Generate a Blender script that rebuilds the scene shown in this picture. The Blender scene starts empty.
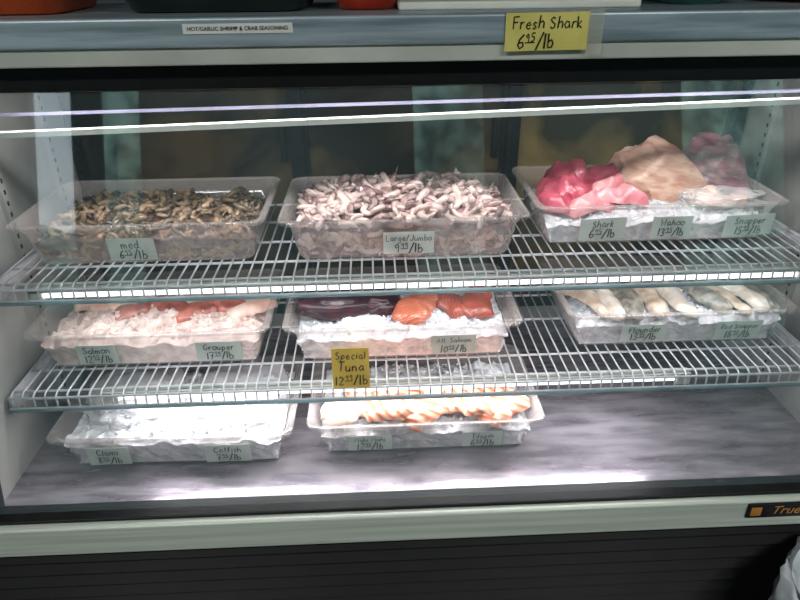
import bpy, bmesh, math, random
from mathutils import Vector, Matrix, Euler, noise
random.seed(7)
scene = bpy.context.scene
H = 1.55

# ------------------------------------------------------------------ materials
def s2l(c):
    return c/12.92 if c <= 0.04045 else ((c+0.055)/1.055)**2.4
def C(r, g, b):
    return (s2l(r/255), s2l(g/255), s2l(b/255), 1)
def mat(name, c1, c2=None, scale=20, rough=0.5, metal=0.0, bump=0.0, bscale=None, stretch=(1,1,1),
        rvar=0.0, island=False, lo=0.35, hi=0.65, coat=0.0, detail=4, dist=0.0, spec=0.5):
    m = bpy.data.materials.new(name); m.use_nodes = True
    nt = m.node_tree; N = nt.nodes; L = nt.links
    b = N['Principled BSDF']
    b.inputs['Roughness'].default_value = rough
    b.inputs['Metallic'].default_value = metal
    b.inputs['Specular IOR Level'].default_value = spec
    b.inputs['Coat Weight'].default_value = coat
    b.inputs['Coat Roughness'].default_value = 0.1
    if c2 is None:
        c2 = tuple(min(1, v*0.85) for v in c1[:3])+(1,)
    tc = N.new('ShaderNodeTexCoord'); mp = N.new('ShaderNodeMapping')
    mp.inputs['Scale'].default_value = stretch
    L.new(tc.outputs['Object'], mp.inputs['Vector'])
    nz = N.new('ShaderNodeTexNoise'); nz.inputs['Scale'].default_value = scale
    nz.inputs['Detail'].default_value = detail; nz.inputs['Distortion'].default_value = dist
    L.new(mp.outputs[0], nz.inputs['Vector'])
    mr = N.new('ShaderNodeMapRange'); mr.inputs['From Min'].default_value = lo; mr.inputs['From Max'].default_value = hi
    L.new(nz.outputs['Fac'], mr.inputs['Value'])
    mx = N.new('ShaderNodeMix'); mx.data_type = 'RGBA'
    mx.inputs['A'].default_value = c1; mx.inputs['B'].default_value = c2
    if island:
        g = N.new('ShaderNodeNewGeometry'); ad = N.new('ShaderNodeMath'); ad.operation = 'MULTIPLY_ADD'
        ad.inputs[1].default_value = 0.45
        L.new(mr.outputs[0], ad.inputs[0])
        m2 = N.new('ShaderNodeMath'); m2.operation = 'MULTIPLY'; m2.inputs[1].default_value = 0.75
        L.new(g.outputs['Random Per Island'], m2.inputs[0]); L.new(m2.outputs[0], ad.inputs[2])
        L.new(ad.outputs[0], mx.inputs['Factor'])
    else:
        L.new(mr.outputs[0], mx.inputs['Factor'])
    L.new(mx.outputs['Result'], b.inputs['Base Color'])
    if rvar:
        r2 = N.new('ShaderNodeMapRange'); r2.inputs['To Min'].default_value = max(0.02, rough-rvar)
        r2.inputs['To Max'].default_value = min(1, rough+rvar)
        L.new(nz.outputs['Fac'], r2.inputs['Value']); L.new(r2.outputs[0], b.inputs['Roughness'])
    if bump:
        n2 = N.new('ShaderNodeTexNoise'); n2.inputs['Scale'].default_value = bscale or scale
        L.new(mp.outputs[0], n2.inputs['Vector'])
        bp = N.new('ShaderNodeBump'); bp.inputs['Strength'].default_value = bump; bp.inputs['Distance'].default_value = 0.01
        L.new(n2.outputs['Fac'], bp.inputs['Height']); L.new(bp.outputs[0], b.inputs['Normal'])
    return m

def stripe_mat(name, base, line, scale=60, rough=0.3, dist=3.0, width=0.75, direction='DIAGONAL'):
    m = bpy.data.materials.new(name); m.use_nodes = True
    nt = m.node_tree; N = nt.nodes; L = nt.links; b = N['Principled BSDF']
    b.inputs['Roughness'].default_value = rough; b.inputs['Coat Weight'].default_value = 0.4; b.inputs['Coat Roughness'].default_value = 0.12
    tc = N.new('ShaderNodeTexCoord'); w = N.new('ShaderNodeTexWave')
    w.wave_type = 'BANDS'; w.bands_direction = direction
    w.inputs['Scale'].default_value = scale; w.inputs['Distortion'].default_value = dist; w.inputs['Detail'].default_value = 2
    L.new(tc.outputs['Object'], w.inputs['Vector'])
    cr = N.new('ShaderNodeValToRGB'); cr.color_ramp.elements[0].position = width; cr.color_ramp.elements[0].color = base
    cr.color_ramp.elements[1].position = 1.0; cr.color_ramp.elements[1].color = line
    L.new(w.outputs['Fac'], cr.inputs[0])
    nz = N.new('ShaderNodeTexNoise'); nz.inputs['Scale'].default_value = 25
    L.new(tc.outputs['Object'], nz.inputs['Vector'])
    mx = N.new('ShaderNodeMix'); mx.data_type = 'RGBA'; mx.blend_type = 'MULTIPLY'; mx.inputs['Factor'].default_value = 0.5
    L.new(cr.outputs[0], mx.inputs['A']); L.new(nz.outputs['Fac'], mx.inputs['B'])
    L.new(mx.outputs['Result'], b.inputs['Base Color'])
    return m

def emit_mat(name, col, st):
    m = bpy.data.materials.new(name); m.use_nodes = True
    N = m.node_tree.nodes; L = m.node_tree.links
    e = N.new('ShaderNodeEmission'); e.inputs['Color'].default_value = col; e.inputs['Strength'].default_value = st
    L.new(e.outputs[0], N['Material Output'].inputs['Surface'])
    N.remove(N['Principled BSDF'])
    return m

def mix_transp(name, fac, col, rough, tcol=(1,1,1,1), nvar=0.1, nscale=12, edge=0.45, gloss=0.0):
    m = bpy.data.materials.new(name); m.use_nodes = True
    N = m.node_tree.nodes; L = m.node_tree.links; b = N['Principled BSDF']
    b.inputs['Base Color'].default_value = col; b.inputs['Roughness'].default_value = 0.5
    b.inputs['Specular IOR Level'].default_value = 0.0
    t = N.new('ShaderNodeBsdfTransparent'); t.inputs['Color'].default_value = tcol
    mx = N.new('ShaderNodeMixShader')
    fr = N.new('ShaderNodeLayerWeight'); fr.inputs['Blend'].default_value = 0.3
    tc = N.new('ShaderNodeTexCoord'); nz = N.new('ShaderNodeTexNoise'); nz.inputs['Scale'].default_value = nscale
    L.new(tc.outputs['Object'], nz.inputs['Vector'])
    a = N.new('ShaderNodeMath'); a.operation = 'MULTIPLY_ADD'; a.inputs[1].default_value = edge; a.inputs[2].default_value = fac-nvar*0.5
    L.new(fr.outputs['Facing'], a.inputs[0])
    a2 = N.new('ShaderNodeMath'); a2.operation = 'MULTIPLY_ADD'; a2.inputs[1].default_value = nvar; a2.use_clamp = True
    L.new(nz.outputs['Fac'], a2.inputs[0]); L.new(a.outputs[0], a2.inputs[2])
    L.new(a2.outputs[0], mx.inputs[0]); L.new(t.outputs[0], mx.inputs[1]); L.new(b.outputs[0], mx.inputs[2])
    out = mx
    if gloss:
        gl = N.new('ShaderNodeBsdfGlossy'); gl.inputs['Roughness'].default_value = rough
        f2 = N.new('ShaderNodeLayerWeight'); f2.inputs['Blend'].default_value = 0.5
        pw = N.new('ShaderNodeMath'); pw.operation = 'POWER'; pw.inputs[1].default_value = 3.5
        L.new(f2.outputs['Facing'], pw.inputs[0])
        mu = N.new('ShaderNodeMath'); mu.operation = 'MULTIPLY_ADD'; mu.inputs[1].default_value = 0.5*gloss; mu.inputs[2].default_value = 0.035*gloss; mu.use_clamp = True
        L.new(pw.outputs[0], mu.inputs[0])
        m3 = N.new('ShaderNodeMixShader'); L.new(mu.outputs[0], m3.inputs[0]); L.new(mx.outputs[0], m3.inputs[1]); L.new(gl.outputs[0], m3.inputs[2])
        out = m3
    L.new(out.outputs[0], N['Material Output'].inputs['Surface'])
    return m

def glass_mat(name, tint, refl=1.7, dirt_veil=0.04, veil_min=0.03):
    m = bpy.data.materials.new(name); m.use_nodes = True
    N = m.node_tree.nodes; L = m.node_tree.links; N.remove(N['Principled BSDF'])
    t = N.new('ShaderNodeBsdfTransparent'); t.inputs['Color'].default_value = tint
    g = N.new('ShaderNodeBsdfGlossy'); g.inputs['Roughness'].default_value = 0.02
    f = N.new('ShaderNodeFresnel'); f.inputs['IOR'].default_value = 1.5
    mu = N.new('ShaderNodeMath'); mu.operation = 'MULTIPLY'; mu.inputs[1].default_value = refl; mu.use_clamp = True
    L.new(f.outputs[0], mu.inputs[0])
    mx = N.new('ShaderNodeMixShader'); L.new(mu.outputs[0], mx.inputs[0]); L.new(t.outputs[0], mx.inputs[1]); L.new(g.outputs[0], mx.inputs[2])
    d = N.new('ShaderNodeBsdfDiffuse'); d.inputs['Color'].default_value = (0.5, 0.72, 0.78, 1)  # teal diffuse imitates the hazy reflection veil, along with some smudging
    tc = N.new('ShaderNodeTexCoord'); nz = N.new('ShaderNodeTexNoise'); nz.inputs['Scale'].default_value = 2.5; nz.inputs['Detail'].default_value = 6
    L.new(tc.outputs['Object'], nz.inputs['Vector'])
    mr = N.new('ShaderNodeMapRange'); mr.inputs['From Min'].default_value = 0.35; mr.inputs['From Max'].default_value = 0.75
    mr.inputs['To Min'].default_value = veil_min; mr.inputs['To Max'].default_value = dirt_veil
    L.new(nz.outputs['Fac'], mr.inputs['Value'])
    m2 = N.new('ShaderNodeMixShader'); L.new(mr.outputs[0], m2.inputs[0]); L.new(mx.outputs[0], m2.inputs[1]); L.new(d.outputs[0], m2.inputs[2])
    L.new(m2.outputs[0], N['Material Output'].inputs['Surface'])
    return m

M = {}
M['steel'] = mat('brushed_steel', C(180,194,204), C(124,140,150), 3, 0.34, 0.3, stretch=(1.2,20,20), rvar=0.1)
M['white_trim'] = mat('white_enamel', C(205,207,198), C(182,185,178), 5, 0.35)
M['lamp_streak'] = mat('lamp_streak', C(130,126,146), C(100,98,116), 5, 0.4)  # lavender tone imitates the tube's reflected streak
M['bumper'] = mat('aluminium_bumper', C(214,219,208), C(188,195,186), 4, 0.4, 0.1, stretch=(0.5,20,20))
M['black'] = mat('black_rubber', C(10,12,14), C(18,20,22), 30, 0.45, spec=0.3)
M['louver'] = mat('black_louver', C(9,10,11), C(16,17,18), 14, 0.5, spec=0.2)
M['liner'] = mat('white_liner', C(184,184,178), C(136,140,138), 4, 0.4)
M['deck'] = mat('steel_deck', C(188,180,190), C(112,105,116), 14, 0.24, 0.55, bump=0.05, bscale=30, rvar=0.16, lo=0.36, hi=0.70, detail=12, stretch=(0.6,2.6,1), dist=0.1)  # mottle puts smoky purple reflections and shadows into the steel's colour
M['olive'] = mat('olive_door', C(128,112,68), C(52,52,38), 3.6, 0.6, lo=0.4, hi=0.6, dist=1.0, spec=0.2)
M['door_brown'] = mat('brown_door', C(84,72,48), C(32,34,28), 3.6, 0.6, lo=0.4, hi=0.6, dist=1.0, spec=0.2)
M['wire'] = mat('white_wire_coating', C(222,222,226), C(196,198,204), 30, 0.35)
M['rail'] = mat('clear_rail', C(150,178,186), C(120,150,160), 10, 0.25)
M['pan'] = mix_transp('polycarbonate', 0.15, C(240,228,224), 0.10, (0.98,0.965,0.96,1), nvar=0.05, edge=0.28, gloss=1.2)
M['glass'] = glass_mat('case_glass', (0.90,0.965,0.945,1), 2.3, 0.11, 0.03)
M['paper'] = mat('label_paper', C(198,204,196), C(178,186,180), 12, 0.7)
M['paperw'] = mat('label_white', C(232,232,228), C(214,214,210), 12, 0.7)
M['yellow'] = mat('yellow_card', C(226,214,122), C(208,196,102), 12, 0.7)
M['yellow2'] = mat('amber_card', C(232,198,76), C(216,182,62), 12, 0.7)
M['ink'] = mat('marker_ink', C(10,18,22), C(18,24,30), 30, 0.6)
M['gold'] = mat('gold_foil', C(230,160,80), C(200,130,60), 20, 0.4, 0.3)
M['tape'] = mix_transp('clear_tape', 0.18, C(220,220,205), 0.1)
M['shrimpL'] = mat('raw_large_shrimp', C(248,222,212), C(120,86,90), 60, 0.16, island=True, lo=0.3, hi=0.75, coat=0.7)  # dark tone puts grey-purple shadows of the heap into the shrimp colour
M['shrimpM'] = mat('raw_medium_shrimp', C(192,160,130), C(58,46,42), 60, 0.2, island=True, lo=0.3, hi=0.75, coat=0.5)
M['sbaseL'] = mat('shrimp_mass', C(160,120,118), C(64,44,50), 38, 0.3, bump=0.5, coat=0.2)
M['sbaseM'] = mat('shrimp_mass_brown', C(130,104,92), C(48,36,34), 42, 0.3, bump=0.5, coat=0.2)
M['ice'] = mat('crushed_ice', C(246,246,248), C(200,202,212), 45, 0.22, bump=0.7, bscale=60, coat=0.4)
M['iced'] = mat('pink_ice', C(240,220,212), C(200,174,168), 40, 0.25, bump=0.7, bscale=60)
M['salmon'] = stripe_mat('salmon_flesh', C(222,112,82), C(242,172,144), 55)
M['salmonR'] = stripe_mat('sockeye_flesh', C(176,76,62), C(200,118,100), 55)
M['grouper'] = mat('red_grouper_flesh', C(204,120,104), C(144,70,60), 30, 0.3, coat=0.4, bump=0.2)
M['tuna'] = mat('tuna_flesh', C(76,34,46), C(36,18,30), 30, 0.3, coat=0.25)
M['pink'] = mat('pink_shark_flesh', C(212,96,116), C(156,46,68), 26, 0.28, coat=0.5, bump=0.5, bscale=36)
M['pinkl'] = mat('light_pink_flesh', C(246,174,176), C(222,126,138), 26, 0.28, coat=0.5, bump=0.5, bscale=36)
M['sword'] = mat('swordfish_flesh', C(228,190,168), C(192,142,124), 16, 0.28, coat=0.5, bump=0.3, bscale=40, lo=0.4, hi=0.6, stretch=(1,1,3), detail=8, dist=0.5)
M['maroon'] = mat('bloodline_flesh', C(156,94,104), C(96,48,62), 16, 0.28, coat=0.5, bump=0.3, bscale=40, lo=0.4, hi=0.6, stretch=(1,1,3), detail=8, dist=0.5)
M['white_f'] = mat('white_fillet', C(244,216,202), C(226,174,154), 30, 0.3, coat=0.4, bump=0.2)
M['tilapia'] = stripe_mat('tilapia_flesh', C(250,196,168), C(222,108,72), 20, width=0.2)
M['skin'] = mat('grey_fish_skin', C(166,158,146), C(96,90,86), 50, 0.35, coat=0.4)
M['tan_f'] = mat('tan_fillet', C(220,204,186), C(160,138,120), 30, 0.3, coat=0.4, bump=0.2)
M['pale_f'] = mat('flounder_flesh', C(230,222,212), C(190,176,164), 30, 0.3, coat=0.4, bump=0.2)
M['bag'] = mix_transp('clear_bag', 0.22, C(245,240,244), 0.12, gloss=1.6)
M['orange'] = mat('orange_plastic', C(214,92,30), C(190,74,24), 8, 0.35)
M['dark_green'] = mat('dark_green_plastic', C(34,48,42), C(22,32,30), 8, 0.3)
M['red_pot'] = mat('red_enamel', C(190,60,30), C(160,44,22), 8, 0.25)
M['board'] = mat('white_board', C(232,232,222), C(214,214,206), 8, 0.4)
M['teal'] = mat('teal_ceramic', C(60,120,110), C(44,98,92), 8, 0.25)
M['wall'] = mat('painted_wall', C(96,108,108), C(84,96,98), 2, 0.8)
M['walld'] = mat('dark_wall', C(46,60,62), C(36,48,50), 2, 0.8)
M['floor'] = mat('concrete_floor', C(110,112,108), C(84,86,84), 3, 0.5)
M['ceil'] = mat('ceiling_paint', C(130,136,136), C(116,122,122), 3, 0.9)
M['leaf'] = mat('foliage', C(190,226,204), C(40,92,78), 3.5, 0.6, detail=10)
M['tube'] = emit_mat('fluorescent_tube', (0.97,0.93,1,1), 3.0)
M['fill_panel'] = emit_mat('added_fill_panel', (0.95,1,0.96,1), 2.0)  # glowing face of the added fill lamps
M['liner_bag'] = mat('white_bin_liner', C(225,230,235), C(190,196,204), 20, 0.4, bump=0.5)
M['bin'] = mat('grey_bin', C(120,124,128), C(100,104,108), 10, 0.5)

# ------------------------------------------------------------------ mesh helpers
def mk(name, verts, faces, mats, parent=None, smooth=False, idx=None):
    me = bpy.data.meshes.new(name); me.from_pydata([tuple(v) for v in verts], [], faces)
    if not isinstance(mats, (list, tuple)): mats = [mats]
    for m in mats: me.materials.append(m)
    if idx:
        for p, i in zip(me.polygons, idx): p.material_index = i
    if smooth:
        for p in me.polygons: p.use_smooth = True
    me.update()
    ob = bpy.data.objects.new(name, me); scene.collection.objects.link(ob)
    if parent: ob.parent = parent
    return ob
def empty(name, loc=(0,0,0)):
    e = bpy.data.objects.new(name, None); e.location = loc; scene.collection.objects.link(e); return e
def box(name, x0,x1,y0,y1,z0,z1, m, parent=None, bev=0.0):
    v = [(x0,y0,z0),(x1,y0,z0),(x1,y1,z0),(x0,y1,z0),(x0,y0,z1),(x1,y0,z1),(x1,y1,z1),(x0,y1,z1)]
    f = [(0,3,2,1),(4,5,6,7),(0,1,5,4),(1,2,6,5),(2,3,7,6),(3,0,4,7)]
    o = mk(name, v, f, m, parent)
    if bev:
        b = o.modifiers.new('bev','BEVEL'); b.width = bev; b.segments = 3
    return o
class Acc:
    def __init__(s): s.v=[]; s.f=[]; s.i=[]
    def add(s, v, f, i=0):
        o=len(s.v); s.v+= [tuple(a) for a in v]; s.f+=[tuple(k+o for k in q) for q in f]; s.i+=[i]*len(f)
    def tube(s, pts, r, n=6, i=0):
        pts=[Vector(p) for p in pts]; v=[]; f=[]
        for k,p in enumerate(pts):
            a=pts[max(0,k-1)]; b=pts[min(len(pts)-1,k+1)]; t=(b-a).normalized()
            u=Vector((0,0,1)) if abs(t.z)<0.9 else Vector((0,1,0))
            if abs(t.x)<0.05: u=Vector((1,0,0))
            w=t.cross(u).normalized(); u=w.cross(t).normalized()
            for j in range(n):
                an=2*math.pi*j/n; v.append(p+u*math.cos(an)*r+w*math.sin(an)*r)
        for k in range(len(pts)-1):
            for j in range(n):
                f.append((k*n+j,k*n+(j+1)%n,(k+1)*n+(j+1)%n,(k+1)*n+j))
        f.append(tuple(range(n))[::-1]); f.append(tuple((len(pts)-1)*n+j for j in range(n)))
        s.add(v,f,i)
    def box(s,x0,x1,y0,y1,z0,z1,i=0):
        v = [(x0,y0,z0),(x1,y0,z0),(x1,y1,z0),(x0,y1,z0),(x0,y0,z1),(x1,y0,z1),(x1,y1,z1),(x0,y1,z1)]
        s.add(v,[(0,3,2,1),(4,5,6,7),(0,1,5,4),(1,2,6,5),(2,3,7,6),(3,0,4,7)],i)
    def make(s,name,mats,parent=None,smooth=False): return mk(name,s.v,s.f,mats,parent,smooth,s.i)

# ---- handwriting stroke font (x 0..w, y 0..1)
o5=[(.45,.5),(.25,.6),(.05,.45),(.03,.15),(.22,0),(.45,.12),(.47,.4),(.45,.5)]
SF={
'A':(.6,[[(0,0),(.28,1),(.58,0)],[(.1,.38),(.5,.4)]]),'B':(.55,[[(.05,0),(.05,1),(.4,.95),(.42,.65),(.08,.55),(.45,.45),(.48,.1),(.05,0)]]),
'C':(.55,[[(.5,.85),(.3,1),(.05,.75),(.03,.25),(.25,0),(.52,.12)]]),'D':(.6,[[(.05,0),(.05,1),(.4,.9),(.55,.5),(.4,.1),(.05,0)]]),
'E':(.5,[[(.48,1),(.05,1),(.05,0),(.5,0)],[(.05,.52),(.4,.52)]]),'F':(.5,[[(.5,1),(.05,.97),(.05,0)],[(.05,.52),(.4,.54)]]),
'G':(.6,[[(.5,.85),(.3,1),(.05,.7),(.05,.25),(.28,0),(.52,.15),(.52,.42),(.3,.42)]]),'H':(.55,[[(.05,0),(.05,1)],[(.5,0),(.5,1)],[(.05,.5),(.5,.52)]]),
'I':(.2,[[(.1,0),(.1,1)]]),'J':(.5,[[(.42,1),(.42,.15),(.25,0),(.05,.18)]]),'L':(.48,[[(.05,1),(.05,0),(.46,.02)]]),
'M':(.7,[[(.03,0),(.1,1),(.35,.35),(.6,1),(.68,0)]]),'N':(.6,[[(.05,0),(.05,1),(.5,0),(.52,1)]]),'O':(.6,[[(.3,1),(.05,.7),(.05,.25),(.3,0),(.55,.28),(.55,.75),(.3,1)]]),
'R':(.55,[[(.05,0),(.05,1),(.42,.9),(.42,.6),(.08,.5),(.5,0)]]),'S':(.5,[[(.46,.85),(.25,1),(.05,.78),(.2,.55),(.42,.4),(.42,.12),(.2,0),(.02,.15)]]),
'T':(.55,[[(.02,1),(.55,.98)],[(.28,.98),(.27,0)]]),'W':(.75,[[(.02,1),(.18,0),(.37,.65),(.55,0),(.73,1)]]),'&':(.6,[[(.55,0),(.12,.75),(.25,1),(.4,.8),(.05,.25),(.2,0),(.55,.35)]]),
'a':(.52,[[(.45,.5),(.22,.6),(.03,.3),(.2,0),(.44,.2),(.45,.58),(.5,0)]]),'b':(.5,[[(.05,1),(.05,0),(.35,.02),(.46,.3),(.3,.55),(.07,.42)]]),
'c':(.45,[[(.42,.5),(.22,.6),(.03,.3),(.2,0),(.43,.12)]]),'d':(.52,[[(.45,1),(.46,0)],[(.44,.45),(.22,.58),(.03,.3),(.2,0),(.44,.15)]]),
'e':(.48,[[(.06,.3),(.44,.34),(.3,.6),(.08,.45),(.06,.15),(.25,0),(.45,.12)]]),'f':(.35,[[(.36,.95),(.2,1),(.13,.8),(.13,0)],[(0,.55),(.3,.56)]]),
'g':(.5,[[(.44,.5),(.22,.6),(.04,.35),(.2,.1),(.43,.25),(.45,.58),(.44,-.25),(.2,-.38),(.05,-.25)]]),
'h':(.5,[[(.05,1),(.05,0)],[(.06,.4),(.28,.58),(.43,.4),(.44,0)]]),'i':(.18,[[(.09,.58),(.09,0)],[(.09,.78),(.09,.84)]]),
'j':(.3,[[(.22,.58),(.2,-.25),(.03,-.3)],[(.22,.78),(.22,.84)]]),'k':(.45,[[(.05,1),(.05,0)],[(.4,.6),(.07,.28),(.43,0)]]),
'l':(.16,[[(.08,1),(.08,0)]]),'m':(.72,[[(.05,.58),(.05,0)],[(.06,.4),(.2,.58),(.34,.4),(.34,0)],[(.35,.4),(.5,.58),(.64,.4),(.66,0)]]),
'n':(.5,[[(.05,.58),(.05,0)],[(.06,.4),(.26,.58),(.42,.4),(.43,0)]]),'o':(.5,[o5]),'p':(.5,[[(.05,.58),(.05,-.38)],[(.06,.42),(.28,.6),(.45,.3),(.26,0),(.07,.14)]]),
'r':(.38,[[(.05,.58),(.06,0)],[(.06,.36),(.2,.56),(.36,.52)]]),'s':(.4,[[(.36,.5),(.18,.6),(.06,.44),(.32,.2),(.2,0),(.03,.1)]]),
't':(.38,[[(.16,.95),(.16,.1),(.3,0)],[(0,.6),(.34,.62)]]),'u':(.5,[[(.05,.58),(.07,.1),(.25,0),(.42,.15),(.43,.58),(.46,0)]]),
'v':(.45,[[(.03,.58),(.22,0),(.42,.58)]]),'w':(.65,[[(.03,.58),(.16,0),(.32,.4),(.48,0),(.62,.58)]]),'.':(.16,[[(.06,0),(.1,.04)]]),
'/':(.4,[[(0,-.1),(.38,1.05)]]),' ':(.3,[]),'0':(.5,[[(.25,1),(.05,.7),(.05,.25),(.25,0),(.46,.28),(.46,.75),(.25,1)]]),
'1':(.22,[[(.12,1),(.12,0)]]),'2':(.5,[[(.05,.8),(.25,1),(.45,.75),(.03,0),(.48,.03)]]),'3':(.5,[[(.05,.92),(.35,1),(.42,.75),(.18,.55),(.45,.35),(.35,.03),(.03,.08)]]),
'5':(.5,[[(.45,1),(.1,1),(.07,.58),(.35,.58),(.45,.28),(.28,0),(.03,.08)]]),'6':(.5,[[(.4,1),(.12,.65),(.04,.25),(.22,0),(.44,.18),(.38,.45),(.1,.4)]]),
'7':(.48,[[(.03,1),(.47,1),(.18,0)],[(.12,.5),(.4,.52)]]),'8':(.5,[[(.25,.52),(.06,.78),(.25,1),(.43,.78),(.06,.25),(.22,0),(.45,.22),(.25,.52)]]),
'9':(.5,[[(.42,.75),(.25,1),(.05,.75),(.2,.5),(.42,.72),(.38,0)]]),
}
RT=random.Random(99)
def hand(body, size, loc, parent, m, thick=0.062, align='CENTER'):
    gap=0.14; W=sum(SF.get(ch,SF['o'])[0]+gap for ch in body)-gap
    x=-W/2 if align=='CENTER' else 0
    c=bpy.data.curves.new('handwriting','CURVE'); c.dimensions='3D'; c.bevel_depth=size*thick; c.bevel_resolution=0
    for ch in body:
        w_,st=SF.get(ch,SF['o']); jy=RT.uniform(-.05,.05); sc=RT.uniform(.92,1.08); sh=RT.uniform(.0,.14)
        for s in st:
            sp=c.splines.new('POLY'); sp.points.add(len(s)-1)
            for k,(px,py) in enumerate(s):
                sp.points[k].co=((x+px*sc+py*sh+RT.uniform(-.015,.015))*size,(py*sc-0.5+jy)*size,0,1)
        x+=w_+gap
    c.materials.append(m)
    o=bpy.data.objects.new('handwriting',c); scene.collection.objects.link(o); o.parent=parent; o.location=loc; o.scale=(1,1,0.3)
    return W*size
def text(body, size, loc, parent, m, shear=0.0):
    c = bpy.data.curves.new('lettering','FONT'); c.body=body; c.size=size; c.align_x='CENTER'; c.align_y='CENTER'
    c.shear=shear; c.extrude=0.0002; c.resolution_u=3; c.materials.append(m)
    o=bpy.data.objects.new('lettering',c); scene.collection.objects.link(o); o.parent=parent; o.location=loc
    return o
def card(name, w, h, loc, rx, lines, m, rz=0.0, ry=0.0):
    ink=M['ink']; v=[];f=[]; n=8
    for k in range(n+1):
        x=-w/2+w*k/n; z=0.0004*math.sin(k*1.3)
        v += [(x,-h/2,z),(x,h/2,z),(x,h/2,z-0.0008),(x,-h/2,z-0.0008)]
    for k in range(n):
        for j in range(4):
            f.append((k*4+j, k*4+(j+1)%4, (k+1)*4+(j+1)%4, (k+1)*4+j))
    f += [(0,1,2,3),(n*4+3,n*4+2,n*4+1,n*4)]
    o=mk(name,v,f,m)
    bm=bmesh.new(); bm.from_mesh(o.data); bmesh.ops.recalc_face_normals(bm,faces=bm.faces); bm.to_mesh(o.data); bm.free()
    o.location=loc; o.rotation_euler=(math.radians(rx),math.radians(ry),math.radians(rz))
    zz=0.0012
    for L_ in lines:
        if L_[0]=='$':
            _,wh,ct,s,x,y=L_
            W1=hand_w(wh)*s; W2=hand_w(ct)*s*0.6; W3=hand_w('/lb')*s; g_=s*0.12; T=W1+W2+W3+2*g_; x0=x-T/2
            hand(wh,s,(x0+W1/2,y,zz),o,ink)
            hand(ct,s*0.6,(x0+W1+g_+W2/2,y+s*0.25,zz),o,ink,0.075)
            xa=x0+W1+g_*0.6; xb=xa+W2+g_*0.6
            mk('underline',[(xa,y-s*0.14,zz),(xb,y-s*0.12,zz),(xb,y-s*0.05,zz),(xa,y-s*0.07,zz)],[(0,1,2,3)],ink,o)
            hand('/lb',s,(x0+W1+W2+2*g_+W3/2,y,zz),o,ink)
        elif L_[0]=='T': text(L_[1],L_[2],(L_[3],L_[4],zz),o,ink)
        else: hand(L_[0],L_[1],(L_[2],L_[3],zz),o,ink)
    return o
def hand_w(b): return sum(SF.get(ch,SF['o'])[0]+0.14 for ch in b)-0.14

# ------------------------------------------------------------------ display case
case = empty('refrigerated_display_case')
XL, XR = -0.80, 1.01
YB = 1.72
zd = H-1.0
box('deck', XL, XR, 1.0, YB, zd-0.02, zd, M['deck'], case)
box('side_liner', XL-0.05, XL, 1.0, YB, zd, H-0.17, M['liner'], case)
box('side_liner', XR, XR+0.05, 1.0, YB, zd, H-0.17, M['liner'], case)
g=lambda z: 0.985+0.19*((z-(H-1.0))/0.81)
def slant(name, x0, x1, off0, off1, m, zlo=H-1.0, zhi=H-0.19):
    v=[]
    for z in (zlo,zhi):
        for x in (x0,x1):
            for o in (off0,off1): v.append((x,g(z)+o,z))
    f=[(0,1,3,2),(4,6,7,5),(0,2,6,4),(1,5,7,3),(0,4,5,1),(2,3,7,6)]
    return mk(name,v,f,m,case)
slant('end_post', XL-0.055, XL+0.008, -0.012, 0.03, M['black'])
slant('end_post', XR-0.008, XR+0.055, -0.012, 0.03, M['black'])
mk('front_glass',[(XL,g(H-1.0),H-1.0),(XR,g(H-1.0),H-1.0),(XR,g(H-0.19),H-0.19),(XL,g(H-0.19),H-0.19)],[(0,1,2,3)],M['glass'],case)
for x0,x1 in ((XL-0.06,XL-0.05),(XR+0.05,XR+0.06)):
    v=[(x0,0.97,0.1),(x0,YB+0.05,0.1),(x0,YB+0.05,H-0.19),(x0,1.16,H-0.19),(x0,0.97,zd)]
    v+=[(x1,b,c) for a,b,c in v]
    mk('end_panel',v,[(0,1,2,3,4),(9,8,7,6,5),(0,5,6,1),(1,6,7,2),(2,7,8,3),(3,8,9,4),(4,9,5,0)],M['liner'],case)
box('header_gasket', XL-0.05, XR+0.05, 1.165, 1.20, H-0.196, H-0.150, M['black'], case, 0.003)
box('header_trim', XL-0.06, XR+0.06, 1.128, 1.20, H-0.151, H-0.122, M['white_trim'], case, 0.003)
box('counter_top', XL-0.10, XR+0.10, 1.12, YB+0.12, H-0.123, H-0.078, M['steel'], case, 0.004)
box('canopy', XL, XR, 1.20, YB+0.06, H-0.165, H-0.123, M['white_trim'], case)
box('sill', XL-0.06, XR+0.06, 0.962, 1.01, zd-0.045, zd+0.006, M['black'], case, 0.003)
box('bumper', XL-0.075, XR+0.075, 0.945, 0.975, H-1.076, H-1.001, M['bumper'], case, 0.006)
a=Acc()
z=H-1.088
while z>0.16:
    v=[(XL-0.05,0.985,z),(XR+0.05,0.985,z),(XR+0.05,0.99,z-0.004),(XL-0.05,0.99,z-0.004),
       (XL-0.05,0.955,z-0.020),(XR+0.05,0.955,z-0.020),(XR+0.05,0.965,z-0.025),(XL-0.05,0.965,z-0.025)]
    a.add(v,[(0,1,2,3),(4,7,6,5),(0,4,5,1),(3,2,6,7),(0,3,7,4),(1,5,6,2)])
    z-=0.036
a.make('louvers',M['louver'],case)
box('grille_backing', XL-0.05, XR+0.05, 0.99, 1.0, 0.1, H-1.078, M['black'], case)
box('body', XL-0.05, XR+0.05, 1.0, YB+0.05, 0.1, zd-0.02, M['black'], case)
box('plinth', XL-0.02, XR+0.02, 1.02, YB, 0.0, 0.1, M['black'], case)
zb=0.012
box('badge', 0.757, 0.897, 0.940, 0.946, H-1.056+zb, H-1.018+zb, M['black'], case, 0.002)
box('badge_border', 0.764, 0.786, 0.9385, 0.941, H-1.048+zb, H-1.026+zb, M['gold'], case)
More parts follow.
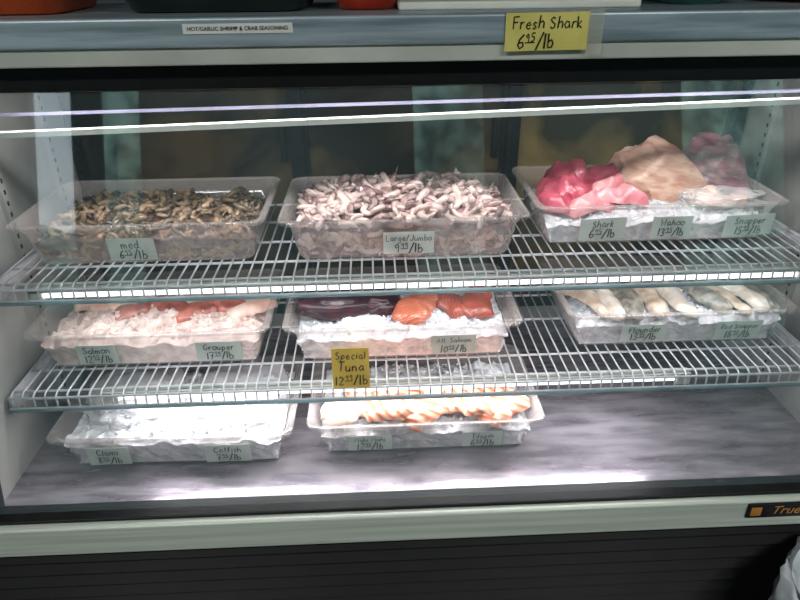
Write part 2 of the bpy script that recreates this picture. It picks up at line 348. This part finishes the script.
t=text('True',0.032,(0.838,0.9395,H-1.036+zb),case,M['gold'],0.3); t.rotation_euler=(math.radians(90),0,0)
# back doors
edges=[XL,-0.20,0.37,XR]
box('back_wall_lower', XL, XR, YB, YB+0.03, zd-0.02, zd+0.05, M['liner'], case)
box('back_wall_upper', XL, XR, YB, YB+0.03, H-0.2, H-0.165, M['black'], case)
for k in range(3):
    x0,x1=edges[k],edges[k+1]
    box('door_panel', x0+0.02, x1-0.02, YB+0.012, YB+0.02, zd+0.07, H-0.215, M['olive'] if k==2 else M['door_brown'], case)
    a=Acc()
    a.box(x0,x0+0.025,YB,YB+0.03,zd+0.05,H-0.2); a.box(x1-0.025,x1,YB,YB+0.03,zd+0.05,H-0.2)
    a.box(x0+0.025,x1-0.025,YB,YB+0.03,zd+0.05,zd+0.08); a.box(x0+0.025,x1-0.025,YB,YB+0.03,H-0.235,H-0.2)
    a.make('door_frame',M['black'],case)
    box('door_handle', x1-0.05, x1-0.035, YB-0.012, YB+0.012, H-0.48, H-0.36, M['black'], case, 0.003)
for x in (XL+0.02,-0.20,0.37,XR-0.02):
    a=Acc(); a.box(x-0.012,x+0.012,YB-0.014,YB-0.002,zd+0.01,H-0.205)
    zz=zd+0.03
    while zz<H-0.23:
        a.box(x-0.003,x+0.003,YB-0.0155,YB-0.0135,zz,zz+0.010,1); zz+=0.025
    a.make('shelf_pilaster',[M['black'],M['louver']],case)
for xs,sg in ((XL,1),(XR,-1)):
    a=Acc()
    for y in (1.35,1.6):
        a.box(min(xs,xs+sg*0.010),max(xs,xs+sg*0.010),y-0.010,y+0.010,zd+0.02,H-0.23)
        zz=zd+0.04
        while zz<H-0.26:
            a.box(min(xs+sg*0.009,xs+sg*0.011),max(xs+sg*0.009,xs+sg*0.011),y-0.003,y+0.003,zz,zz+0.010,1); zz+=0.025
    a.make('side_pilaster',[M['liner'],M['black']],case)
def rail(name,y0,y1,zl,zr,th,m):
    mk(name,[(XL,y0,zl),(XR,y0,zr),(XR,y1,zr),(XL,y1,zl),(XL,y0,zl+th),(XR,y0,zr+th),(XR,y1,zr+th),(XL,y1,zl+th)],
    [(0,3,2,1),(4,5,6,7),(0,1,5,4),(1,2,6,5),(2,3,7,6),(3,0,4,7)],m,case)
rail('rail_and_lamp_streak',1.215,1.232,H-0.287,H-0.246,0.010,M['white_trim'])
rail('rail_and_lamp_streak',1.265,1.278,H-0.256,H-0.236,0.004,M['lamp_streak'])  # added strip, its lavender colour imitates the fluorescent tube's reflection
def tube_lamp(y,z,x0,x1,watt,tilt=0):
    a=Acc(); a.tube([(x0+0.03,y,z),(x1-0.03,y,z)],0.0065,10)
    a.make('lamp_tube',M['tube'],case,True)
    a=Acc(); a.box(x0,x0+0.03,y-0.012,y+0.012,z-0.010,z+0.016); a.box(x1-0.03,x1,y-0.012,y+0.012,z-0.010,z+0.016)
    a.box(x0,x1,y-0.012,y+0.012,z+0.010,z+0.018)
    a.make('lamp_housing',M['white_trim'],case)
    l=bpy.data.lights.new('case_lamp','AREA'); l.shape='RECTANGLE'; l.size=x1-x0-0.1; l.size_y=0.02; l.energy=watt; l.color=(1.0,0.935,0.965)
    o=bpy.data.objects.new('case_lamp_light',l); scene.collection.objects.link(o); o.parent=case
    o.location=((x0+x1)/2,y,z-0.009); o.rotation_euler=(tilt,0,0)
    return o
tube_lamp(1.225,H-0.185,XL+0.05,XR-0.05,5.6,math.radians(6))
ZS1, ZS2 = H-0.575, H-0.805
tube_lamp(1.205,ZS1-0.03,XL+0.08,XR-0.08,2.1,math.radians(0))
tube_lamp(1.160,ZS2-0.03,XL+0.20,XR-0.32,3.2,math.radians(0))

# ------------------------------------------------------------------ wire shelves
def shelf(zt, yf, yb):
    a=Acc(); r=0.0021
    x=XL+0.015
    while x<XR-0.012:
        a.tube([(x,yb,zt-r),(x,yf+0.012,zt-r),(x,yf+0.002,zt-r-0.004),(x,yf,zt-0.012),(x,yf-0.002,zt-0.034)],r,5)
        x+=0.0235
    for y in (yb,yb-0.13,yb-0.26,yf+0.10,yf+0.02):
        a.tube([(XL+0.008,y,zt-2.6*r-0.001),(XR-0.008,y,zt-2.6*r-0.001)],0.003,6)
    a.tube([(XL+0.008,yf-0.001,zt-0.010),(XR-0.008,yf-0.001,zt-0.010)],0.003,6)
    a.tube([(XL+0.008,yf-0.004,zt-0.034),(XR-0.008,yf-0.004,zt-0.034)],0.003,6)
    a.box(XL+0.01,XR-0.01,yf-0.008,yf-0.006,zt-0.041,zt-0.033,1)
    for xx in (XL+0.01,XR-0.012):
        a.box(xx-0.002,xx+0.002,yf,yb+0.03,zt-0.05,zt-0.008)
    return a.make('wire_shelf',[M['wire'],M['rail']],None,True)
shelf(ZS1,1.188,1.66)
shelf(ZS2,1.136,1.66)

# ------------------------------------------------------------------ pans
def rrect(hw,hd,r,n=5):
    pts=[]
    for cx,cy,a0 in ((hw-r,hd-r,0),(-hw+r,hd-r,90),(-hw+r,-hd+r,180),(hw-r,-hd+r,270)):
        for k in range(n+1):
            an=math.radians(a0+90*k/n); pts.append((cx+r*math.cos(an),cy+r*math.sin(an)))
    return pts
PW,PD,PH=0.53,0.325,0.10
def pan(x0,y0,z0,rz=0,w=PW,d=PD,h=PH):
    prof=[(0.001,h-0.008,0.03),(0,h-0.002,0.03),(0.002,h,0.03),(0.011,h,0.026),(0.014,h-0.002,0.026),(0.018,h-0.018,0.026),(0.022,h-0.021,0.025),(0.034,0.012,0.025),(0.038,0.003,0.025),(0.046,0.0,0.022)]
    v=[];f=[];n=None
    for ins,z,r in prof:
        p=rrect(w/2-ins,d/2-ins,r); n=len(p); v+=[(a,b,z) for a,b in p]
    for k in range(len(prof)-1):
        for j in range(n): f.append((k*n+j,k*n+(j+1)%n,(k+1)*n+(j+1)%n,(k+1)*n+j))
    f.append(tuple((len(prof)-1)*n+j for j in range(n)))
    o=mk('clear_food_pan',v,f,M['pan'],None,True)
    o.location=(x0+w/2,y0+d/2,z0+0.0015); o.rotation_euler=(0,0,math.radians(rz)); o['w']=w
    return o
def hfn(x,y,seed,top,amp,dome,w=PW,d=PD):
    n=noise.noise(Vector((x*22+seed,y*22,seed)))*amp+noise.noise(Vector((x*60,y*60+seed,seed)))*amp*0.5
    u=abs(x)/(w/2-0.03); v=abs(y)/(d/2-0.03)
    return top+n+dome*(1-min(1,u)**3)*(1-min(1,v)**3)-0.012*max(u,v)**6
def fill_geo(acc,top,amp,dome,seed,mi=0,w=PW,d=PD,nx=56,ny=36,inset=0.0,lumpy=0.0):
    v=[];f=[]
    hw,hd=w/2-0.028-inset,d/2-0.028-inset
    for j in range(ny+1):
        for i in range(nx+1):
            x=-hw+2*hw*i/nx; y=-hd+2*hd*j/ny
            v.append((x,y,hfn(x,y,seed,top,amp,dome,w,d)))
    for j in range(ny):
        for i in range(nx):
            k=j*(nx+1)+i; f.append((k,k+1,k+nx+2,k+nx+1))
    ring=[i for i in range(nx+1)]+[j*(nx+1)+nx for j in range(1,ny+1)]+[ny*(nx+1)+i for i in range(nx-1,-1,-1)]+[j*(nx+1) for j in range(ny-1,0,-1)]
    n=len(ring); b0=len(v); NR=6
    for r in range(1,NR+1):
        t=r/NR
        for k in ring:
            x,y,z_=v[k]; q=abs(noise.noise(Vector((x*35,y*35,t*5+seed))))*lumpy*(1 if r<NR else 0)
            sx=(hw-0.014*t-q)/hw; sy=(hd-0.014*t-q)/hd
            v.append((x*sx,y*sy,z_*(1-t)+0.004*t))
    prev=ring
    for r in range(NR):
        cur=[b0+r*n+k for k in range(n)]
        for k in range(n): f.append((prev[k],cur[k],cur[(k+1)%n],prev[(k+1)%n]))
        prev=cur
    acc.add(v,f,mi)
def shrimp_geo(R,r0,seed):
    v=[];f=[];n=7;rings=11; rnd=random.Random(seed); tot=math.radians(rnd.uniform(120,225))
    for k in range(rings):
        t=k/(rings-1); an=t*tot; RR=R*(1-0.15*t)
        c=Vector((math.cos(an)*RR,math.sin(an)*RR,0)); e=Vector((math.cos(an),math.sin(an),0))
        r=r0*(0.72+0.35*math.sin(t*2.6))*(1-0.62*t**2.2)*(1+0.07*(k%2))
        for j in range(n):
            b=2*math.pi*j/n; v.append(c+e*math.cos(b)*r*1.1+Vector((0,0,1))*math.sin(b)*r*0.85)
    for k in range(rings-1):
        for j in range(n): f.append((k*n+j,k*n+(j+1)%n,(k+1)*n+(j+1)%n,(k+1)*n+j))
    f.append(tuple(range(n))[::-1])
    an=tot; c=Vector((math.cos(an)*R*0.85,math.sin(an)*R*0.85,0)); t=Vector((-math.sin(an),math.cos(an),0)); e=Vector((math.cos(an),math.sin(an),0))
    f.append(tuple((rings-1)*n+j for j in range(n)))
    b=len(v)
    v+=[c-e*r0*0.25,c+e*r0*0.25,c+t*r0*1.5+e*r0*1.0,c+t*r0*1.2,c+t*r0*1.5-e*r0*1.0,c+Vector((0,0,r0*0.2))]
    f+=[(b,b+5,b+3,b+4),(b+5,b+1,b+2,b+3)]
    cen=sum(v,Vector())/len(v)
    return [p-cen for p in v],f
def shrimp_pile(panob,R,r0,count,fcount,top,dome,seed,mats):
    rnd=random.Random(seed); a=Acc(); fill_geo(a,top,0.010,dome,seed,1,inset=0.010,lumpy=0.01)
    var=[shrimp_geo(R,r0,seed+i) for i in range(8)]
    def put(p,e,s):
        vv,ff=var[rnd.randrange(8)]; m=Matrix.LocRotScale(Vector(p),Euler(e),Vector((s,s,s)))
        a.add([m@q for q in vv],ff,0)
    for i in range(count):
        x=rnd.uniform(-PW/2+0.048,PW/2-0.048); y=rnd.uniform(-PD/2+0.048,PD/2-0.048)
        z_=hfn(x,y,seed,top,0.010,dome)+rnd.uniform(-0.003,0.014)
        fl=rnd.choice((0,math.pi))
        put((x,y,z_),(rnd.gauss(0,0.5)+fl,rnd.gauss(0,0.5),rnd.uniform(0,6.28)),rnd.uniform(0.75,1.15))
    for i in range(fcount):
        z_=rnd.uniform(0.016,top-0.002); x=rnd.uniform(-PW/2+0.058,PW/2-0.058)
        y=-PD/2+0.037+r0*0.6+0.014*(1-z_/PH)
        put((x,y,z_),(math.pi/2+0.12+rnd.gauss(0,0.10),rnd.uniform(0,6.28),rnd.gauss(0,0.06)),rnd.uniform(0.75,1.0))
    for i in range(fcount//2):
        z_=rnd.uniform(0.016,top-0.002); y=rnd.uniform(-PD/2+0.058,PD/2-0.058); sd=rnd.choice((-1,1))
        x=sd*(PW/2-0.037-r0*0.6-0.014*(1-z_/PH))
        put((x,y,z_),(rnd.uniform(0,6.28),math.pi/2,0),rnd.uniform(0.75,1.0))
    o=a.make('shrimp_pile',mats,None,True); o.location=panob.location; o.rotation_euler=panob.rotation_euler
    return o
def ice_bed(panob,top,dome,seed,m,amp=0.014,chunks=320,name='crushed_ice_bed'):
    w=panob['w']
    a=Acc(); fill_geo(a,top,amp,dome,seed,0,w,lumpy=0.012); rnd=random.Random(seed)
    for i in range(chunks):
        x=rnd.uniform(-w/2+0.04,w/2-0.04); y=rnd.uniform(-PD/2+0.04,PD/2-0.04)
        z_=hfn(x,y,seed,top,amp,dome,w)+0.001; s=rnd.uniform(0.004,0.010)
        mm=Matrix.LocRotScale(Vector((x,y,z_)),Euler((rnd.uniform(0,3),rnd.uniform(0,3),rnd.uniform(0,3))),Vector((s,s*rnd.uniform(0.6,1),s*rnd.uniform(0.5,1))))
        v=[(1,0,0.1),(-1,0.1,0),(0,1,0),(0.1,-1,0),(0,0,1),(0,0.1,-1)]
        a.add([mm@Vector(q) for q in v],[(0,2,4),(2,1,4),(1,3,4),(3,0,4),(2,0,5),(1,2,5),(3,1,5),(0,3,5)],0)
    o=a.make(name,[m],None,False); o.location=panob.location; o.rotation_euler=panob.rotation_euler
    return o
def fillet(name,loc,L,W,T,yaw,m,droop=0.01,seed=0,taper=0.35,tilt=(0,0),skin=None,wob=0.3,rough=0.5,twist=0.0):
    nu,nv=26,12; v=[];f=[];idx=[]
    for side in (0,1):
        for i in range(nu+1):
            u=i/nu
            wu=math.sqrt(max(0,1-(1-min(1,u/0.18))**2))*(1-(1-taper)*max(0,(u-0.25)/0.75)**1.3)
            wu*=math.sqrt(max(0,1-max(0,(u-0.88)/0.12)**2))
            wu=max(wu,0.02)
            for j in range(nv+1):
                s=2*j/nv-1
                wn=1+wob*noise.noise(Vector((u*4,seed*3.1,math.copysign(1,s))))+wob*0.4*noise.noise(Vector((u*11,seed*5.1,math.copysign(1,s))))
                x=(u-0.5)*L+0.05*L*noise.noise(Vector((s*2,seed,4))); y=s*W/2*wu*wn
                zz=T*(1-abs(s)**4)**0.8*min(1,wu*1.5)*(0.8+rough*noise.noise(Vector((x*26,y*26,seed)))+0.25*rough*noise.noise(Vector((x*70,y*70,seed))))
                lift=T*0.5*noise.noise(Vector((x*14,y*9,seed+7)))
                z_=zz if side==0 else -0.001-0.15*T*(1-abs(s)**2)
                z_+=lift-droop*((u-0.5)*2)**2-droop*0.5*s*s+twist*(u-.5)*y
                v.append((x,y,z_))
    n=(nu+1)*(nv+1)
    for i in range(nu):
        for j in range(nv):
            k=i*(nv+1)+j
            f.append((k,k+nv+1,k+nv+2,k+1)); idx.append(0)
            f.append((n+k,n+k+1,n+k+nv+2,n+k+nv+1)); idx.append(1)
    for i in range(nu):
        k=i*(nv+1); f.append((k,n+k,n+k+nv+1,k+nv+1)); idx.append(1)
        k=i*(nv+1)+nv; f.append((k,k+nv+1,n+k+nv+1,n+k)); idx.append(1)
    for j in range(nv):
        f.append((j,j+1,n+j+1,n+j)); idx.append(1)
        k=nu*(nv+1)+j; f.append((k,n+k,n+k+1,k+1)); idx.append(1)
    o=mk(name,v,f,[m,skin or m],None,True,idx)
    bm=bmesh.new(); bm.from_mesh(o.data); bmesh.ops.recalc_face_normals(bm,faces=bm.faces); bm.to_mesh(o.data); bm.free()
    o.location=loc; o.rotation_euler=(math.radians(tilt[0]),math.radians(tilt[1]),math.radians(yaw))
    return o
def lump(name,loc,dims,m,seed=0,amp=0.15,rot=(0,0,0),freq=1.6,box_=0.8,sub=4,cuts=()):
    bm=bmesh.new(); bmesh.ops.create_icosphere(bm,subdivisions=sub,radius=1)
    for q in bm.verts:
        p=q.co.copy()
        p=Vector((math.copysign(abs(p.x)**box_,p.x),math.copysign(abs(p.y)**box_,p.y),math.copysign(abs(p.z)**box_,p.z)))
        k=1+amp*noise.noise(p*freq+Vector((seed,seed*2,0)))+amp*0.35*noise.noise(p*freq*3.1+Vector((seed,0,0)))
        q.co=Vector((p.x*k,p.y*k,p.z*k))
        for (n_,d_) in cuts:
            n_=Vector(n_).normalized(); e=q.co.dot(n_)-d_
            if e>0: q.co-=n_*e*0.85
        q.co=Vector((q.co.x*dims[0]/2,q.co.y*dims[1]/2,q.co.z*dims[2]/2))
    me=bpy.data.meshes.new(name); bm.to_mesh(me); bm.free(); me.materials.append(m)
    for p in me.polygons: p.use_smooth=True
    o=bpy.data.objects.new(name,me); scene.collection.objects.link(o); o.location=loc
    o.rotation_euler=[math.radians(a) for a in rot]
    return o

# top shelf
P1=pan(-0.762,1.245,ZS1); shrimp_pile(P1,0.018,0.0070,400,190,0.058,0.014,11,[M['shrimpM'],M['sbaseM']])
P2=pan(-0.205,1.235,ZS1); shrimp_pile(P2,0.023,0.0092,380,130,0.074,0.026,23,[M['shrimpL'],M['sbaseL']])
P3=pan(0.350,1.285,ZS1,0,0.56); ice_bed(P3,0.060,0.010,31,M['ice'])
zt=ZS1
fillet('shark_fillet',(0.475,1.44,zt+0.093),0.19,0.11,0.034,12,M['pink'],0.016,1,0.6,rough=0.9)
fillet('shark_fillet',(0.50,1.48,zt+0.114),0.18,0.10,0.032,-15,M['pink'],0.018,2,0.6,rough=0.9)
fillet('shark_fillet',(0.42,1.39,zt+0.083),0.09,0.08,0.026,40,M['pink'],0.012,5,0.7,rough=0.9)
fillet('shark_fillet',(0.56,1.38,zt+0.088),0.13,0.055,0.028,-12,M['pinkl'],0.012,3,0.6,rough=1.0)
fillet('shark_fillet',(0.49,1.365,zt+0.082),0.12,0.050,0.026,15,M['pinkl'],0.012,4,0.6,rough=1.0)
fillet('shark_fillet',(0.545,1.42,zt+0.104),0.10,0.05,0.024,30,M['pinkl'],0.012,6,0.6,rough=1.0)
lump('swordfish_loin',(0.69,1.475,zt+0.106),(0.22,0.17,0.155),M['sword'],3,0.24,(2,10,8),2.2,0.68,5,(((0.7,-0.1,0.7),0.72),((-0.75,-0.2,0.65),0.82),((0.0,-1,0.35),0.68)))
lump('swordfish_loin',(0.830,1.49,zt+0.108),(0.16,0.16,0.170),M['maroon'],5,0.24,(-4,14,-6),2.2,0.68,5,(((0.8,-0.1,0.6),0.65),((-0.5,-0.9,0.4),0.68),((0,-1,0.3),0.66)))
fillet('snapper_fillet',(0.79,1.385,zt+0.080),0.13,0.07,0.024,-10,M['white_f'],0.008,9,0.7,rough=0.8)
lump('clear_bag',(0.795,1.380,zt+0.084),(0.16,0.09,0.040),M['bag'],8,0.5,(0,0,0),2.6)
# middle shelf
zt=ZS2
P4=pan(-0.770,1.195,ZS2); ice_bed(P4,0.072,0.010,41,M['iced'],0.018)
for k,(x,y,yw,m) in enumerate(((-0.57,1.345,20,'grouper'),(-0.49,1.355,-22,'grouper'),(-0.42,1.34,18,'grouper'),(-0.35,1.35,-18,'grouper'),(-0.30,1.345,30,'white_f'),(-0.66,1.37,-10,'white_f'))):
    fillet('red_grouper_fillet',(x,y,zt+0.087+0.004*(k%2)),0.13,0.065,0.014,yw,M[m],0.012,k+10,0.5,wob=0.5)
P5=pan(-0.212,1.192,ZS2); ice_bed(P5,0.068,0.010,51,M['ice'])
lump('tuna_loin',(-0.09,1.335,zt+0.095),(0.20,0.12,0.055),M['tuna'],7,0.25,(0,3,4),2.4,0.7)
lump('tuna_loin',(0.005,1.34,zt+0.093),(0.09,0.11,0.05),M['tuna'],9,0.25,(0,0,-6),2.4,0.7)
fillet('salmon_fillet',(0.09,1.315,zt+0.092),0.14,0.095,0.022,60,M['salmon'],0.012,21,0.7)
fillet('salmon_fillet',(0.165,1.345,zt+0.090),0.15,0.075,0.018,-65,M['salmonR'],0.012,22,0.7)
fillet('salmon_fillet',(0.235,1.34,zt+0.092),0.14,0.08,0.018,75,M['salmonR'],0.012,23,0.7)
P6=pan(0.425,1.215,ZS2); ice_bed(P6,0.070,0.008,61,M['ice'],0.018)
fl=[(0.490,1.335,-70,'tan_f',.055),(0.535,1.320,-80,'pale_f',.050),(0.590,1.325,-98,'skin',.075),(0.640,1.33,-84,'tan_f',.055),(0.695,1.320,-72,'pale_f',.065),
    (0.765,1.335,-60,'skin',.060),(0.815,1.325,-66,'tan_f',.050),(0.855,1.335,-58,'pale_f',.055),(0.895,1.335,-70,'skin',.05)]
for k,(x,y,yw,m,w_) in enumerate(fl):
    fillet('flounder_fillet',(x,y,zt+0.098+0.004*(k%2)),0.18,w_,0.012,yw,M[m],0.016,k+30,0.6,skin=M['skin'],wob=0.6,twist=0.7 if k%2 else -0.7)
# bottom deck
zt=zd
P7=pan(-0.722,1.085,zd,-1.0); ice_bed(P7,0.078,0.014,71,M['ice'],0.016)
lump('ice_bag',(-0.57,1.25,zt+0.105),(0.22,0.20,0.075),M['bag'],4,0.25,(0,0,10),2.5)
lump('ice_bag',(-0.33,1.25,zt+0.105),(0.22,0.20,0.07),M['bag'],6,0.25,(0,0,-10),2.5)
P8=pan(-0.166,1.100,zd); ice_bed(P8,0.070,0.008,81,M['ice'],0.014)
for k,(x,y,yw,m) in enumerate(((-0.07,1.180,24,'white_f'),(0.02,1.165,-18,'tilapia'),(0.11,1.165,28,'tilapia'),(0.20,1.170,-24,'tilapia'),(0.28,1.165,24,'tilapia'),(-0.02,1.225,-24,'tilapia'),(0.07,1.215,38,'tilapia'),(0.16,1.220,-30,'white_f'),(0.25,1.220,-10,'tilapia'))):
    fillet('tilapia_fillet',(x,y,zt+0.102+0.008*(k%2)),0.14,0.085,0.016,yw,M[m],0.010,k+50,0.5,wob=0.4,tilt=(10,0))

# ------------------------------------------------------------------ labels
def plabel(x,yf,zs,name,wh,ct,w=0.098,h=0.052,m='paper',rz=0,zz=0.045,ns=0.016,ps=0.019):
    card('price_label',w,h,(x,yf+0.0235-0.012*(zz/PH)+0.0,zs+zz),97,[(name,ns,0,h*0.24),('$',wh,ct,ps,0,-h*0.22)],M[m],ry=rz)
plabel(-0.515,1.245,ZS1,'med.','6','95',zz=0.042,ns=0.018,ps=0.021)
plabel(0.068,1.235,ZS1,'Large/Jumbo','9','99',w=0.108,m='paperw',zz=0.045,ns=0.014,ps=0.022)
plabel(0.50,1.285,ZS1,'Shark','6','95',w=0.102,rz=-2,ps=0.021)
plabel(0.655,1.285,ZS1,'Wahoo','13','95',w=0.09)
plabel(0.83,1.285,ZS1,'Snapper','15','95',w=0.11,rz=-2)
plabel(-0.62,1.195,ZS2,'Salmon','12','95',w=0.085)
plabel(-0.355,1.195,ZS2,'Grouper','17','99',w=0.10)
plabel(0.165,1.192,ZS2,'Atl. Salmon','10','95',w=0.10,ns=0.013)
plabel(0.605,1.215,ZS2,'Flounder','13','95',w=0.105,h=0.045)
plabel(0.825,1.215,ZS2,'Red Snapper','18','95',w=0.105,ns=0.013)
plabel(-0.60,1.087,zd,'Clams','8','95',w=0.09)
plabel(-0.34,1.083,zd,'Catfish','7','95',w=0.10)
plabel(-0.028,1.100,zd,'Mahi Mahi','12','95',w=0.098,h=0.045,ns=0.013)
plabel(0.225,1.100,zd,'Tilapia','6','95',w=0.09,h=0.045,ns=0.014)
card('special_price_card',0.078,0.095,(-0.062,1.124,H-0.757),86,[('Special',0.017,0,0.031),('Tuna',0.022,0,0.004),('$','12','99',0.022,0,-0.028)],M['yellow2'])
card('fresh_shark_sign',0.137,0.058,(0.288,1.1165,H-0.106),90,[('Fresh Shark',0.018,0,0.014),('$','6','95',0.022,-0.018,-0.014)],M['yellow'],ry=-0.5)
card('clear_tape_strip',0.025,0.07,(0.368,1.1160,H-0.109),90,[],M['tape'])
card('seasoning_label',0.175,0.015,(-0.212,1.1185,H-0.0945),90,[('T','HOT/GARLIC SHRIMP & CRAB SEASONING',0.0085,0,0)],M['paperw'],ry=0)

# ------------------------------------------------------------------ things on counter
zc=H-0.078
def lathe(name,prof,loc,m,n=40):
    v=[];f=[]
    for r,z_ in prof:
        for k in range(n):
            an=2*math.pi*k/n; v.append((r*math.cos(an),r*math.sin(an),z_))
    for i in range(len(prof)-1):
        for k in range(n): f.append((i*n+k,i*n+(k+1)%n,(i+1)*n+(k+1)%n,(i+1)*n+k))
    f.append(tuple(range(n))[::-1]); f.append(tuple((len(prof)-1)*n+k for k in range(n)))
    o=mk(name,v,f,m,None,True); o.location=loc; return o
def tray(name,cx,cy,w,d,h,m,rz=0,flare=0.02):
    prof=[(flare+0.01,0,0.03),(flare,0.004,0.035),(0.006,h-0.004,0.04),(0,h,0.04),(0.006,h,0.036),(flare+0.004,0.008,0.03),(flare+0.02,0.006,0.02)]
    v=[];f=[]
    for ins,z_,r in prof:
        p=rrect(w/2-ins,d/2-ins,r); n=len(p); v+=[(a_,b_,z_) for a_,b_ in p]
    for k in range(len(prof)-1):
        for j in range(n): f.append((k*n+j,k*n+(j+1)%n,(k+1)*n+(j+1)%n,(k+1)*n+j))
    f.append(tuple(range(n))[::-1]); f.append(tuple((len(prof)-1)*n+j for j in range(n)))
    o=mk(name,v,f,m,None,True); o.location=(cx,cy,zc); o.rotation_euler=(0,0,math.radians(rz)); return o
tray('orange_serving_tray',-0.72,1.33,0.40,0.28,0.045,M['orange'],4)
tray('dark_green_tray',-0.265,1.33,0.34,0.26,0.040,M['dark_green'],-2)
lathe('red_cooking_pot',[(0.046,0),(0.052,0.004),(0.060,0.04),(0.062,0.075),(0.066,0.078),(0.062,0.080),(0.058,0.074),(0.052,0.02)],(-0.005,1.28,zc),M['red_pot'])
box('white_cutting_board',0.05,0.475,1.21,1.50,zc,zc+0.014,M['board'],None,0.004)
lathe('teal_bowl',[(0.05,0),(0.055,0.004),(0.095,0.03),(0.112,0.042),(0.116,0.044),(0.112,0.046),(0.09,0.034),(0.05,0.012)],(0.605,1.31,zc),M['teal'])
lathe('orange_plate',[(0.06,0),(0.066,0.003),(0.105,0.014),(0.108,0.016),(0.104,0.017),(0.06,0.007)],(0.86,1.33,zc),M['orange'])

def bin_():
    e=empty('waste_bin',(0.955,0.78,0))
    n=48; v=[];f=[]; prof=[(0.12,0.0),(0.125,0.01),(0.152,0.45),(0.158,0.46)]
    for r,z_ in prof:
        for k in range(n):
            an=2*math.pi*k/n; v.append((r*math.cos(an),r*math.sin(an),z_))
    for i in range(len(prof)-1):
        for k in range(n): f.append((i*n+k,i*n+(k+1)%n,(i+1)*n+(k+1)%n,(i+1)*n+k))
    f.append(tuple(range(n))[::-1])
    mk('bin_body',v,f,M['bin'],e,True)
    v=[];f=[]
    prof=[(0.160,0.30),(0.163,0.34),(0.164,0.40),(0.165,0.440),(0.158,0.452),(0.148,0.44),(0.13,0.36),(0.10,0.30)]
    for i,(r,z_) in enumerate(prof):
        for k in range(n):
            an=2*math.pi*k/n; rr=r+0.006*math.sin(an*9+i)+0.004*math.sin(an*17+i*2); v.append((rr*math.cos(an),rr*math.sin(an),z_+0.006*math.sin(an*7+i*0.4)))
    for i in range(len(prof)-1):
        for k in range(n): f.append((i*n+k,i*n+(k+1)%n,(i+1)*n+(k+1)%n,(i+1)*n+k))
    f.append(tuple((len(prof)-1)*n+k for k in range(n)))
    mk('bin_liner',v,f,M['liner_bag'],e,True)
bin_()

# ------------------------------------------------------------------ room
box('floor',-3.8,3.8,-3.2,3.0,-0.05,0.0,M['floor'])
box('ceiling',-3.8,3.8,-3.2,3.0,2.9,2.95,M['ceil'])
box('wall_back',-3.8,3.8,3.0,3.1,0,2.9,M['walld'])
box('wall_left',-3.9,-3.8,-3.2,3.1,0,2.9,M['wall'])
box('wall_right',3.8,3.9,-3.2,3.1,0,2.9,M['wall'])
wins=[(-2.86,-2.46,0.05,2.85),(-2.3,-1.9,0.05,2.75),(0.3,0.98,0.05,2.85),(2.6,3.6,0.05,2.75)]
a=Acc(); xs=-3.8
for (x0,x1,z0,z1) in wins:
    a.box(xs,x0,-3.2,-3.1,0,2.9); a.box(x0,x1,-3.2,-3.1,0,z0); a.box(x0,x1,-3.2,-3.1,z1,2.9); xs=x1
a.box(xs,3.8,-3.2,-3.1,0,2.9)
a.make('wall_front',M['walld'])
for i,(x0,x1,z0,z1) in enumerate(wins):
    a=Acc()
    for q in ((x0,x0+0.04,z0,z1),(x1-0.04,x1,z0,z1),(x0+0.04,x1-0.04,z0,z0+0.04),(x0+0.04,x1-0.04,z1-0.04,z1),(x0+0.04,x1-0.04,z0+(z1-z0)*0.45,z0+(z1-z0)*0.45+0.04)):
        a.box(q[0],q[1],-3.17,-3.12,q[2],q[3])
    a.make('window_%d'%(i+1),M['black'])
box('ground',-15,15,-20,-3.2,-0.1,-0.02,M['floor'])
for i,(x,y,s,w_) in enumerate(((-8.0,-8,6,3.0),(-2.2,-7.0,6.5,3.0),(0.4,-7.6,7.0,3.6),(3.4,-7.0,6.6,3.4),(6.6,-7.8,6,3.6),(-5.2,-9.5,2.2,3.4))):
    lump('shrub',(x,y,s*0.42),(w_,1.8,s),M['leaf'],i,0.55,(0,0,0),2.4)
for x in (-1.3,1.3):
    e=empty('added_fill_lamp',(x,-0.9,2.87))  # unseen lamps, added to light the counter and the case front
    box('housing',-0.62,0.62,-0.17,0.17,-0.02,0.03,M['white_trim'],e)
    box('diffuser',-0.6,0.6,-0.15,0.15,-0.03,-0.0201,M['fill_panel'],e)
    l=bpy.data.lights.new('added_fill_light','AREA'); l.shape='RECTANGLE'; l.size=1.2; l.size_y=0.3; l.energy=34; l.color=(0.97,1.0,0.95)
    o=bpy.data.objects.new('added_fill_light',l); scene.collection.objects.link(o); o.parent=e; o.location=(0,0,-0.035)

w=bpy.data.worlds.new('sky'); scene.world=w; w.use_nodes=True
N=w.node_tree.nodes; L=w.node_tree.links; bg=N['Background']
tc=N.new('ShaderNodeTexCoord'); sp=N.new('ShaderNodeSeparateXYZ'); cr=N.new('ShaderNodeValToRGB')
L.new(tc.outputs['Generated'],sp.inputs[0]); L.new(sp.outputs['Z'],cr.inputs[0])
cr.color_ramp.elements[0].color=(0.76,0.88,0.93,1); cr.color_ramp.elements[1].color=(0.34,0.56,0.78,1)
L.new(cr.outputs[0],bg.inputs['Color']); bg.inputs['Strength'].default_value=3.6

cd=bpy.data.cameras.new('camera'); cam=bpy.data.objects.new('camera',cd); scene.collection.objects.link(cam)
cd.sensor_width=36; cd.lens=28.8; cd.clip_start=0.02
R=Matrix.Rotation(math.radians(-2.2),4,'Z')@Matrix.Rotation(math.radians(62),4,'X')@Matrix.Rotation(math.radians(-0.65),4,'Z')
cam.matrix_world=Matrix.Translation((0,0,H))@R
scene.camera=cam
scene.view_settings.view_transform='Standard'
